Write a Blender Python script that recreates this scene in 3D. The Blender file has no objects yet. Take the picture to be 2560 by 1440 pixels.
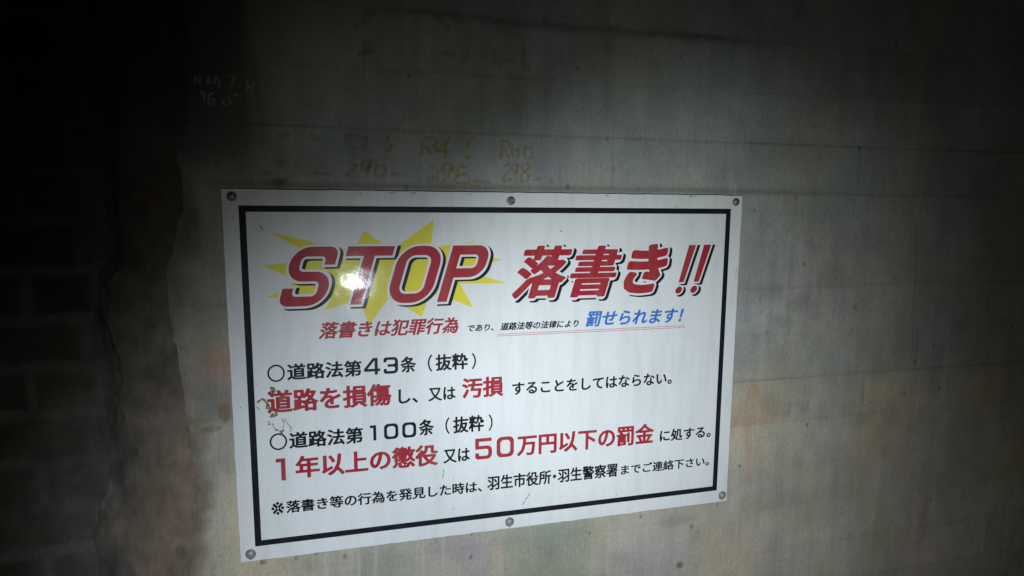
# A flashlit anti-graffiti sign bolted to the concrete wall of a dark underpass.
import bpy, bmesh, math, random
import numpy as np
from mathutils import Matrix, Vector

scene = bpy.context.scene
COL = scene.collection
SIGN_Z = 1.25                     # height of the sign's centre above the ground (m)

# ------------------------------------------------------------------ camera
cam_data = bpy.data.cameras.new("camera")
cam = bpy.data.objects.new("camera", cam_data)
COL.objects.link(cam)
cam_data.sensor_width = 36.0
cam_data.lens = 21.747
cam_data.clip_start = 0.02
cam_data.clip_end = 300.0
_R = Matrix(((0.967805, 0.025935, -0.250361), (-0.251623, 0.124408, -0.959796), (0.006255, 0.991892, 0.126928)))
cam.matrix_world = Matrix.Translation((-0.34996, -1.37374, 0.36546 + SIGN_Z)) @ _R.to_4x4()
scene.camera = cam

# ------------------------------------------------------------------ night sky
world = bpy.data.worlds.new("World")
scene.world = world
world.use_nodes = True
_nt = world.node_tree
_bg = _nt.nodes["Background"]
_sky = _nt.nodes.new("ShaderNodeTexSky")
_sky.sky_type = 'NISHITA'
_sky.sun_disc = False
_sky.sun_elevation = math.radians(-4.0)
_sky.sun_rotation = math.radians(200.0)
_nt.links.new(_sky.outputs[0], _bg.inputs[0])
_bg.inputs[1].default_value = 0.15

# ------------------------------------------------------------------ the hand-held flashlight (lit lamp beside the camera)
LAMP = Vector((-0.341, -1.36, 0.045 + SIGN_Z))
def spot(name, target, watts, cone, blend, radius, colour):
    d = bpy.data.lights.new(name, 'SPOT')
    d.energy = watts; d.spot_size = math.radians(cone); d.spot_blend = blend
    d.shadow_soft_size = radius; d.color = colour
    o = bpy.data.objects.new(name, d)
    COL.objects.link(o)
    o.location = LAMP
    t = Vector((target[0], 0.0, target[1] + SIGN_Z))
    o.rotation_euler = (t - LAMP).to_track_quat('-Z', 'Y').to_euler()
    return o
spot("flashlight_hotspot", (0.37, 0.02), 38.0, 54, 1.0, 0.011, (0.92, 1.0, 1.0))
spot("flashlight_beam", (0.03, -0.53), 60.0, 88, 1.0, 0.011, (0.78, 0.88, 1.0))
spot("flashlight_spill", (0.27, -0.58), 14.0, 131, 1.0, 0.011, (0.95, 1.0, 0.92))

scene.view_settings.view_transform = 'Standard'
scene.view_settings.look = 'None'
scene.view_settings.gamma = 1.0
scene.view_settings.use_curve_mapping = False
scene.view_settings.exposure = 0.0

# ------------------------------------------------------------------ measurements (metres, relative to the sign's centre)
RUNS = [
    ('落書きは犯罪行為', 'red', 0.034, 0.25, -0.4233, -0.1217, 0.0849, 0.1219),
    ('であり、', 'black', 0.032, 0.25, -0.1006, -0.0373, 0.0869, 0.1029),
    ('道路法等の法律により', 'black', 0.036, 0.25, -0.0222, 0.1689, 0.0864, 0.1048),
    ('罰せられます！', 'blue', 0.036, 0.25, 0.1864, 0.4421, 0.086, 0.1232),
    ('道路法第', 'black', 0.034, 0, -0.4887, -0.3337, -0.0018, 0.0345),
    ('条', 'black', 0.034, 0, -0.2498, -0.215, 0.0002, 0.0369),
    ('（', 'black', 0.016, 0, -0.189, -0.1786, -0.0012, 0.0382),
    ('抜粋', 'black', 0.031, 0, -0.1714, -0.0972, -0.0004, 0.0377),
    ('）', 'black', 0.016, 0, -0.0882, -0.078, -0.0011, 0.0369),
    ('道路を損傷', 'red', 0.037, 0, -0.5315, -0.2711, -0.0726, -0.0215),
    ('し、', 'black', 0.031, 0, -0.2554, -0.2119, -0.0713, -0.0379),
    ('又は', 'black', 0.031, 0, -0.1884, -0.1258, -0.0705, -0.0394),
    ('汚損', 'red', 0.037, 0, -0.1111, -0.0126, -0.0698, -0.0214),
    ('することをしてはならない。', 'black', 0.031, 0, 0.0082, 0.4241, -0.0699, -0.0391),
    ('道路法第', 'black', 0.034, 0, -0.4903, -0.3343, -0.1545, -0.1174),
    ('条', 'black', 0.034, 0, -0.2109, -0.1764, -0.1499, -0.1117),
    ('（', 'black', 0.016, 0, -0.1502, -0.1401, -0.151, -0.1114),
    ('抜粋', 'black', 0.031, 0, -0.1322, -0.0592, -0.1512, -0.1115),
    ('）', 'black', 0.016, 0, -0.0483, -0.0384, -0.1518, -0.1124),
    ('年以上の懲役', 'red', 0.037, 0, -0.4798, -0.1678, -0.2236, -0.1723),
    ('又は', 'black', 0.031, 0, -0.1553, -0.0928, -0.2218, -0.1886),
    ('万円以下の罰金', 'red', 0.035, 0, 0.021, 0.3797, -0.2218, -0.1685),
    ('に処する。', 'black', 0.031, 0, 0.3966, 0.5426, -0.2206, -0.1885),
    ('※', 'black', 0.01, 0, -0.5325, -0.5061, -0.3018, -0.2723),
    ('落書き等の行為を発見した時は、', 'black', 0.031, 0, -0.5022, -0.0639, -0.3007, -0.2721),
    ('羽生市役所・羽生警察署', 'black', 0.031, 0, -0.0512, 0.2838, -0.2997, -0.2637),
    ('までご連絡下さい。', 'black', 0.028, 0, 0.2922, 0.542, -0.2974, -0.2712),
]
HEAD = [('落', 0.0002, 0.1227, 0.1591, 0.2817), ('書', 0.1321, 0.2493, 0.1583, 0.2806), ('き', 0.2721, 0.3778, 0.1631, 0.2835)]
BANG = [(0.4205, 0.44, 0.1596, 0.2797), (0.4618, 0.4819, 0.16, 0.2802)]
DIGITS = [('4', 'black', 0.0125, -0.329, -0.2941, -0.0004, 0.0374), ('3', 'black', 0.0125, -0.2867, -0.255, -0.0001, 0.0372), ('1', 'black', 0.0125, -0.3195, -0.3057, -0.1517, -0.1163), ('0', 'black', 0.0125, -0.2886, -0.257, -0.1516, -0.1155), ('0', 'black', 0.0125, -0.2483, -0.2167, -0.1517, -0.1159), ('1', 'red', 0.0125, -0.5193, -0.4999, -0.2243, -0.1742), ('5', 'red', 0.0125, -0.0803, -0.0398, -0.22, -0.1688), ('0', 'red', 0.0125, -0.0287, 0.0135, -0.2201, -0.1697)]
CIRCLES = [((-0.5108, 0.0154), (-0.4932, 0.0149), (-0.5101, 0.0343)), ((-0.5121, -0.1359), (-0.4942, -0.1362), (-0.5113, -0.117))]
BURST = [(-0.5146, 0.3158), (-0.4159, 0.2904), (-0.3444, 0.274), (-0.3226, 0.3165), (-0.2628, 0.2754), (-0.1716, 0.3418), (-0.1797, 0.2795), (-0.1369, 0.2853), (-0.0799, 0.2928), (-0.1027, 0.2714), (-0.0867, 0.2581), (-0.0164, 0.2523), (-0.0706, 0.2326), (-0.0841, 0.2204), (-0.0051, 0.1958), (-0.115, 0.1982), (-0.0842, 0.1419), (-0.1404, 0.1648), (-0.1823, 0.1783), (-0.2012, 0.1247), (-0.2421, 0.1525), (-0.2723, 0.1704), (-0.315, 0.1108), (-0.3336, 0.1645), (-0.3595, 0.161), (-0.4097, 0.1466), (-0.3933, 0.1702), (-0.415, 0.1691), (-0.4762, 0.1765), (-0.5248, 0.1792), (-0.4755, 0.1969), (-0.4724, 0.2175), (-0.5288, 0.2456), (-0.4288, 0.2556), (-0.4239, 0.2625)]
UNDERLINES = [[(-0.0287, 0.0778), (0.454, 0.0783)], [(-0.0287, 0.0736), (0.4542, 0.0736)]]
CHALK_YELLOW = [[(-0.1931, 0.5094), (-0.1996, 0.4751)], [(-0.1931, 0.5094), (-0.1766, 0.5165), (-0.1644, 0.5085), (-0.1719, 0.4975), (-0.1939, 0.495)], [(-0.189, 0.4946), (-0.1733, 0.4818)], [(-0.1347, 0.5191), (-0.146, 0.5031), (-0.1646, 0.4905), (-0.125, 0.488)], [(-0.1448, 0.5031), (-0.1462, 0.4729)], [(-0.1188, 0.4882), (-0.1156, 0.4871)], [(-0.0822, 0.5197), (-0.0961, 0.5022), (-0.1025, 0.4838), (-0.0949, 0.4755), (-0.0886, 0.4817)], [(-0.1809, 0.4551), (-0.1674, 0.4506), (-0.1638, 0.4386), (-0.1861, 0.426), (-0.1602, 0.4252)], [(-0.1413, 0.4633), (-0.1513, 0.4534), (-0.1477, 0.4437), (-0.1302, 0.4526)], [(-0.1413, 0.4633), (-0.1289, 0.4539), (-0.1415, 0.4341), (-0.1541, 0.4162)], [(-0.0975, 0.457), (-0.1152, 0.4542), (-0.1203, 0.4394), (-0.1241, 0.4271), (-0.1153, 0.418), (-0.0964, 0.4202), (-0.0925, 0.4301), (-0.1026, 0.4398), (-0.1203, 0.4357)], [(-0.0849, 0.4253), (-0.0452, 0.4216)], [(-0.0183, 0.5145), (-0.0194, 0.4749)], [(-0.0183, 0.5139), (-0.0053, 0.5137), (-0.0001, 0.504), (-0.0143, 0.4949)], [(-0.0117, 0.4937), (-0.0012, 0.4766)], [(0.0064, 0.5079), (0.0052, 0.4892), (0.0092, 0.4769), (0.0197, 0.4809), (0.0196, 0.4946), (0.0078, 0.4955)], [(0.0406, 0.5089), (0.0341, 0.495), (0.0355, 0.4826), (0.0449, 0.4778), (0.0527, 0.4856), (0.0486, 0.5005), (0.0393, 0.5014)], [(-0.0142, 0.4589), (-0.0038, 0.4629), (0.0015, 0.4555), (-0.0153, 0.429), (0.0056, 0.4306)], [(0.0172, 0.4634), (0.0067, 0.4594), (0.0081, 0.4494), (0.0173, 0.4496), (0.0185, 0.4634), (0.0149, 0.427)], [(0.0397, 0.4664), (0.0291, 0.4624), (0.0305, 0.4524), (0.0425, 0.4426), (0.0427, 0.43), (0.0334, 0.4248), (0.0267, 0.431), (0.0293, 0.4449), (0.0424, 0.4552), (0.045, 0.4628), (0.037, 0.4664)], [(0.0533, 0.4302), (0.0734, 0.4318)]]
CHALK_FADED = [[(-0.4302, 0.4377), (-0.384, 0.4335)], [(-0.3573, 0.4327), (-0.3369, 0.4285)], [(-0.2636, 0.4384), (-0.2305, 0.4331)], [(-0.3477, 0.4589), (-0.335, 0.454), (-0.3482, 0.4407), (-0.356, 0.4327)], [(-0.3089, 0.4664), (-0.322, 0.4569), (-0.3197, 0.4465), (-0.3066, 0.452), (-0.305, 0.4665), (-0.3135, 0.4335)], [(-0.292, 0.4655), (-0.2939, 0.4365), (-0.2769, 0.4355), (-0.2739, 0.4528), (-0.2923, 0.4523)], [(-0.2648, 0.5186), (-0.2717, 0.5001), (-0.2719, 0.4883), (-0.26, 0.4913), (-0.2625, 0.5017)], [(-0.3551, 0.5154), (-0.3559, 0.4871)], [(-0.3551, 0.5141), (-0.3386, 0.516), (-0.3388, 0.5057), (-0.3554, 0.5039), (-0.3367, 0.4864)], [(-0.3233, 0.5101), (-0.313, 0.5117), (-0.312, 0.5014), (-0.3239, 0.4868), (-0.3084, 0.4885)], [(-0.5177, 0.5023), (-0.5182, 0.4886)], [(-0.491, 0.5107), (-0.4583, 0.5118)], [(-0.4934, 0.4503), (-0.481, 0.4569), (-0.4829, 0.4404)], [(-0.4581, 0.4505), (-0.4458, 0.4514)], [(-0.5194, 0.4333), (-0.5, 0.435)], [(-0.4252, 0.513), (-0.4092, 0.5097), (-0.4218, 0.5017)]]
CHALK_UPPER = [[(-0.323, 0.6805), (-0.2917, 0.6891)], [(-0.309, 0.7098), (-0.305, 0.6926), (-0.323, 0.6783)], [(-0.1565, 0.6914), (-0.1282, 0.6955), (-0.1282, 0.6842)], [(-0.0947, 0.7091), (-0.1044, 0.6789)], [(-0.034, 0.711), (-0.0339, 0.6833), (0.0132, 0.6909)], [(0.0331, 0.7179), (0.0284, 0.6779)], [(0.0284, 0.6779), (0.0486, 0.6791)], [(-0.0341, 0.7568), (0.0329, 0.7387)], [(-0.1698, 0.7731), (-0.1326, 0.7448)], [(-0.3254, 0.7605), (-0.2901, 0.7655), (-0.3304, 0.7343)]]
CHALK_WHITE = [[(-0.6348, 0.6204), (-0.6377, 0.6051)], [(-0.6269, 0.6191), (-0.6295, 0.602)], [(-0.6366, 0.6114), (-0.6273, 0.6111)], [(-0.6151, 0.6189), (-0.6101, 0.6165), (-0.6156, 0.6081), (-0.6054, 0.6078)], [(-0.5963, 0.6209), (-0.6028, 0.6097), (-0.5908, 0.6113)], [(-0.5922, 0.6157), (-0.5949, 0.5976)], [(-0.5783, 0.621), (-0.5653, 0.6226), (-0.5733, 0.5978)], [(-0.6249, 0.5933), (-0.6271, 0.5833), (-0.6194, 0.5846)], [(-0.6199, 0.5918), (-0.6226, 0.5719)], [(-0.6047, 0.589), (-0.6127, 0.5831), (-0.6143, 0.5686), (-0.6057, 0.5691), (-0.6036, 0.5764), (-0.6122, 0.576)], [(-0.5819, 0.582), (-0.5874, 0.5754), (-0.5852, 0.5673), (-0.5773, 0.5686), (-0.5752, 0.5769), (-0.581, 0.582)], [(-0.5686, 0.5881), (-0.5582, 0.5886)], [(-0.5421, 0.6167), (-0.5433, 0.5903)], [(-0.529, 0.6156), (-0.5315, 0.5982)], [(-0.5417, 0.6049), (-0.5312, 0.6055)], [(-0.5201, 0.618), (-0.5113, 0.6166), (-0.5176, 0.5925), (-0.507, 0.593)], [(-0.4909, 0.6178), (-0.5006, 0.598), (-0.4863, 0.5987)], [(-0.4885, 0.6096), (-0.4867, 0.5885)], [(-0.4552, 0.6114), (-0.4688, 0.6098), (-0.47, 0.6014), (-0.4565, 0.6012), (-0.4569, 0.5891), (-0.4634, 0.5851)]]
CHALK_LOW = [[(0.2842, -0.4037), (0.2851, -0.409)], [(0.2895, -0.4043), (0.2892, -0.4073)], [(0.2987, -0.4025), (0.2982, -0.4137), (0.298, -0.4317)], [(0.3072, -0.4058), (0.3149, -0.4037), (0.3081, -0.4096), (0.3158, -0.4083)], [(0.3068, -0.4155), (0.3107, -0.4182), (0.3049, -0.4288)], [(0.3153, -0.4181), (0.3133, -0.4268)]]
EDGE = [(-0.6611, 0.6489), (-0.6667, 0.5731), (-0.6768, 0.4829), (-0.6869, 0.4438), (-0.6862, 0.3945), (-0.6877, 0.355), (-0.7022, 0.3288), (-0.7192, 0.2489), (-0.7262, 0.203), (-0.7255, 0.154), (-0.7175, 0.1042), (-0.7135, 0.0707), (-0.7122, 0.0287), (-0.7085, 0.0031), (-0.7035, -0.0544), (-0.6927, -0.1185), (-0.6913, -0.1773), (-0.6811, -0.2316), (-0.6905, -0.305), (-0.7007, -0.349), (-0.7141, -0.4083)]
CRACK = [(-0.7968, 0.3931), (-0.7951, 0.3467), (-0.7982, 0.2897), (-0.8023, 0.2392), (-0.8199, 0.2269), (-0.8342, 0.2003), (-0.8375, 0.1525), (-0.8224, 0.1172), (-0.819, 0.0845), (-0.8073, 0.0568), (-0.8061, 0.0204), (-0.8083, 0.0097), (-0.8169, -0.0121), (-0.8241, -0.0559), (-0.8332, -0.1057)]
PATCH_EDGE = [(-0.8134, 0.3312), (-0.8087, 0.2686), (-0.8362, 0.2217), (-0.8473, 0.1424), (-0.8473, 0.0615), (-0.8437, 0.0121), (-0.8392, -0.0463), (-0.8386, -0.1221), (-0.8478, -0.1723), (-0.8536, -0.2146), (-0.8729, -0.2642), (-0.8819, -0.3109), (-0.8762, -0.3955)]
SPOTS = [(0.7624, 0.4008), (1.1871, 0.3804), (-0.2213, 0.6467), (-0.4931, 0.4108), (-0.2308, 0.4106), (0.9498, 0.5275), (0.4709, -0.5694), (0.2162, -0.4485), (0.5052, -0.4679), (1.1199, -0.0264), (1.2597, -0.0162), (1.1976, -0.0596), (1.1723, -0.1516), (1.2933, -0.1423), (0.9762, 0.1058), (1.0531, -0.1675), (0.8474, -0.2131), (0.641, -0.3122), (0.8003, 0.2266), (0.1411, 0.4161), (0.8091, 0.5774), (0.1601, 0.6839), (-0.0869, -0.4112), (-0.0889, -0.4693), (0.5238, -0.4839), (0.3577, -0.4203), (-0.4868, -0.4147), (-0.5579, -0.4138), (-0.4439, -0.4084), (0.5801, -0.4143)]
BIG = [(-0.7954, -0.1262), (-0.6291, -0.0481), (-0.6296, -0.1685), (-0.7873, -0.2309), (0.1158, -0.4828), (0.7287, -0.1477), (0.7961, 0.1205), (1.0196, -0.2159), (0.0727, 0.4584), (0.7435, 0.0796), (0.6957, 0.1553), (0.8918, 0.1822), (0.8309, -0.1666), (-0.718, -0.2036), (0.3008, -0.531), (0.4688, -0.4431)]
MUD = [[(-0.5519, -0.0463), (-0.5421, -0.0393), (-0.5382, -0.0402), (-0.5329, -0.0461), (-0.5314, -0.0573), (-0.5326, -0.0616)], [(-0.5295, -0.0485), (-0.5279, -0.0575), (-0.5221, -0.0635), (-0.5142, -0.0686)], [(-0.5267, -0.0798), (-0.5216, -0.0769), (-0.5166, -0.079)], [(-0.5209, -0.0714), (-0.5227, -0.079)], [(-0.5142, -0.0697), (-0.5141, -0.0786)], [(-0.5232, -0.0181), (-0.5191, -0.015), (-0.5158, -0.0197), (-0.5185, -0.0261), (-0.5223, -0.0203)], [(-0.4986, -0.0342), (-0.504, -0.0415), (-0.5072, -0.0469)], [(-0.5077, -0.1116), (-0.5049, -0.1175), (-0.5019, -0.1189)], [(-0.5067, -0.1129), (-0.499, -0.1107)], [(-0.5058, -0.037), (-0.4979, -0.042)]]
GREY = [[(-0.5538, -0.0544), (-0.549, -0.0592), (-0.5481, -0.0626)], [(-0.5315, -0.0962), (-0.5253, -0.0945)], [(-0.5296, -0.0874), (-0.5295, -0.0975)], [(-0.5223, -0.0936), (-0.5187, -0.1051), (-0.5118, -0.1124)], [(-0.5168, -0.1086), (-0.5097, -0.1103)], [(-0.5035, -0.0828), (-0.4989, -0.0955), (-0.5024, -0.1065)], [(-0.4975, -0.0855), (-0.4909, -0.0985), (-0.485, -0.1068), (-0.4874, -0.1157)], [(-0.5516, -0.0052), (-0.5477, -0.006)]]
DRIPS = [(-0.4224, -0.4114), (-0.3523, -0.4165), (-0.3137, -0.4122), (-0.2062, -0.4072), (0.6434, -0.4538), (0.7839, -0.4831), (0.5709, 0.4695), (0.5846, 0.4305), (-0.1543, -0.4142)]
JOINTS = [[(-0.067, 0.6616), (-0.0625, 0.5337)], [(1.157, 0.3311), (1.1834, -0.0587)], [(1.0171, -0.089), (1.0248, -0.17)], [(0.9496, 0.5295), (0.9529, 0.4259)], [(0.2483, 0.5176), (0.2512, 0.4158)]]
GREEN = [(-0.0129, -0.4025), (0.2261, -0.4123), (0.1808, -0.5569), (-0.0174, -0.5267)]
PURPLE = [(0.8194, 0.1412), (0.9366, 0.1104), (0.9853, 0.2883), (1.1226, -0.2126), (0.6174, -0.021), (-0.1064, -0.4514)]
ORANGE = [(0.6707, -0.1051), (0.6515, -0.1857), (0.7306, -0.1755), (0.6741, -0.254), (0.6854, -0.3337), (-0.6204, 0.0487), (-0.6178, -0.055)]

# ------------------------------------------------------------------ object helpers
def tag(o, label=None, cat=None, group=None, kind=None):
    if label: o["label"] = label
    if cat: o["category"] = cat
    if group: o["group"] = group
    if kind: o["kind"] = kind
    return o
def link(name, me, mat=None, parent=None):
    o = bpy.data.objects.new(name, me)
    COL.objects.link(o)
    if mat: me.materials.append(mat)
    if parent: o.parent = parent
    return o
def mesh_from(name, verts, faces):
    me = bpy.data.meshes.new(name)
    me.from_pydata([tuple(v) for v in verts], [], [tuple(f) for f in faces])
    me.update()
    return me

# ------------------------------------------------------------------ numpy noise
_rng = np.random.default_rng(7)
_TAB = _rng.random((256, 256))
def vnoise(x, y, seed=0):
    x = np.asarray(x, float) + 17.3 * seed; y = np.asarray(y, float) + 41.7 * seed
    xi = np.floor(x).astype(int); yi = np.floor(y).astype(int)
    fx = x - xi; fy = y - yi
    fx = fx * fx * (3 - 2 * fx); fy = fy * fy * (3 - 2 * fy)
    a = _TAB[xi & 255, yi & 255]; b = _TAB[(xi + 1) & 255, yi & 255]
    c = _TAB[xi & 255, (yi + 1) & 255]; d = _TAB[(xi + 1) & 255, (yi + 1) & 255]
    return (a * (1 - fx) + b * fx) * (1 - fy) + (c * (1 - fx) + d * fx) * fy
def fbm(x, y, seed=0, n=4):
    s = 0; a = 0.5; t = 0
    for i in range(n):
        s = s + a * vnoise(x * 2 ** i, y * 2 ** i, seed + i); t += a; a *= 0.5
    return s / t
def sstep(a, b, x):
    t = np.clip((x - a) / (b - a), 0, 1)
    return t * t * (3 - 2 * t)
def seg_dist(X, Z, pts):
    d = np.full(X.shape, 9.0)
    for (ax, az), (bx, bz) in zip(pts[:-1], pts[1:]):
        ux, uz = bx - ax, bz - az
        L = ux * ux + uz * uz + 1e-12
        t = np.clip(((X - ax) * ux + (Z - az) * uz) / L, 0, 1)
        d = np.minimum(d, np.hypot(X - ax - t * ux, Z - az - t * uz))
    return d
def path_x(path, z):
    p = sorted(path, key=lambda q: q[1])
    return np.interp(z, [q[1] for q in p], [q[0] for q in p])

# ------------------------------------------------------------------ materials
def surface(name, rough, spec, fine, fine_scale, bump_scale, bump_dist, stretch=(1, 1, 1), speck=0.0, scratch=0.0):
    """stone-like material: colour of the wall comes from its stains and painted shade (attribute), plus fine grain and bump"""
    m = bpy.data.materials.new(name); m.use_nodes = True
    n = m.node_tree; b = n.nodes["Principled BSDF"]
    b.inputs["Specular IOR Level"].default_value = spec
    at = n.nodes.new("ShaderNodeAttribute"); at.attribute_name = "stain_shade"
    tc = n.nodes.new("ShaderNodeTexCoord")
    mp = n.nodes.new("ShaderNodeMapping"); mp.inputs["Scale"].default_value = stretch
    n.links.new(tc.outputs["Object"], mp.inputs[0])
    no = n.nodes.new("ShaderNodeTexNoise"); no.inputs["Scale"].default_value = fine_scale
    no.inputs["Detail"].default_value = 6; no.inputs["Roughness"].default_value = 0.65
    n.links.new(mp.outputs[0], no.inputs["Vector"])
    mr = n.nodes.new("ShaderNodeMapRange")
    mr.inputs[1].default_value = 0.25; mr.inputs[2].default_value = 0.75
    mr.inputs[3].default_value = 1 - fine; mr.inputs[4].default_value = 1 + fine
    n.links.new(no.outputs[0], mr.inputs[0])
    mul = n.nodes.new("ShaderNodeMix"); mul.data_type = 'RGBA'; mul.blend_type = 'MULTIPLY'
    mul.inputs[0].default_value = 1.0
    n.links.new(at.outputs["Color"], mul.inputs[6]); n.links.new(mr.outputs[0], mul.inputs[7])
    last = mul.outputs[2]
    if scratch:
        m3 = n.nodes.new("ShaderNodeMapping"); m3.inputs["Scale"].default_value = (230, 1, 11)
        n.links.new(tc.outputs["Object"], m3.inputs[0])
        n3 = n.nodes.new("ShaderNodeTexNoise"); n3.inputs["Scale"].default_value = 1.0; n3.inputs["Detail"].default_value = 2
        n.links.new(m3.outputs[0], n3.inputs["Vector"])
        r3 = n.nodes.new("ShaderNodeMapRange"); r3.inputs[1].default_value = 0.3; r3.inputs[2].default_value = 0.7
        r3.inputs[3].default_value = 1 - scratch; r3.inputs[4].default_value = 1 + scratch
        n.links.new(n3.outputs[0], r3.inputs[0])
        x3 = n.nodes.new("ShaderNodeMix"); x3.data_type = 'RGBA'; x3.blend_type = 'MULTIPLY'; x3.inputs[0].default_value = 1.0
        n.links.new(last, x3.inputs[6]); n.links.new(r3.outputs[0], x3.inputs[7]); last = x3.outputs[2]
    vo = n.nodes.new("ShaderNodeTexVoronoi"); vo.inputs["Scale"].default_value = 55
    n.links.new(tc.outputs["Object"], vo.inputs["Vector"])
    if speck:
        # small bug holes: only some cells carry one
        lt = n.nodes.new("ShaderNodeMapRange"); lt.inputs[1].default_value = 0.06; lt.inputs[2].default_value = 0.13
        lt.inputs[3].default_value = 1; lt.inputs[4].default_value = 0
        n.links.new(vo.outputs["Distance"], lt.inputs[0])
        gt = n.nodes.new("ShaderNodeMath"); gt.operation = 'GREATER_THAN'; gt.inputs[1].default_value = 0.86
        sp = n.nodes.new("ShaderNodeSeparateColor"); n.links.new(vo.outputs["Color"], sp.inputs[0])
        n.links.new(sp.outputs[0], gt.inputs[0])
        ml = n.nodes.new("ShaderNodeMath"); ml.operation = 'MULTIPLY'
        n.links.new(lt.outputs[0], ml.inputs[0]); n.links.new(gt.outputs[0], ml.inputs[1])
        m2 = n.nodes.new("ShaderNodeMath"); m2.operation = 'MULTIPLY'; m2.inputs[1].default_value = speck
        n.links.new(ml.outputs[0], m2.inputs[0])
        dk = n.nodes.new("ShaderNodeMix"); dk.data_type = 'RGBA'
        dk.inputs[7].default_value = (0.05, 0.048, 0.042, 1)
        n.links.new(m2.outputs[0], dk.inputs[0]); n.links.new(last, dk.inputs[6])
        last = dk.outputs[2]
    n.links.new(last, b.inputs["Base Color"])
    nb = n.nodes.new("ShaderNodeTexNoise"); nb.inputs["Scale"].default_value = bump_scale
    nb.inputs["Detail"].default_value = 8; nb.inputs["Roughness"].default_value = 0.7
    n.links.new(tc.outputs["Object"], nb.inputs["Vector"])
    bp = n.nodes.new("ShaderNodeBump"); bp.inputs["Strength"].default_value = 1.0
    bp.inputs["Distance"].default_value = bump_dist
    n.links.new(nb.outputs[0], bp.inputs["Height"]); n.links.new(bp.outputs[0], b.inputs["Normal"])
    rr = n.nodes.new("ShaderNodeMapRange"); rr.inputs[3].default_value = rough - 0.12; rr.inputs[4].default_value = rough + 0.1
    n.links.new(no.outputs[0], rr.inputs[0]); n.links.new(rr.outputs[0], b.inputs["Roughness"])
    return m

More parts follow.
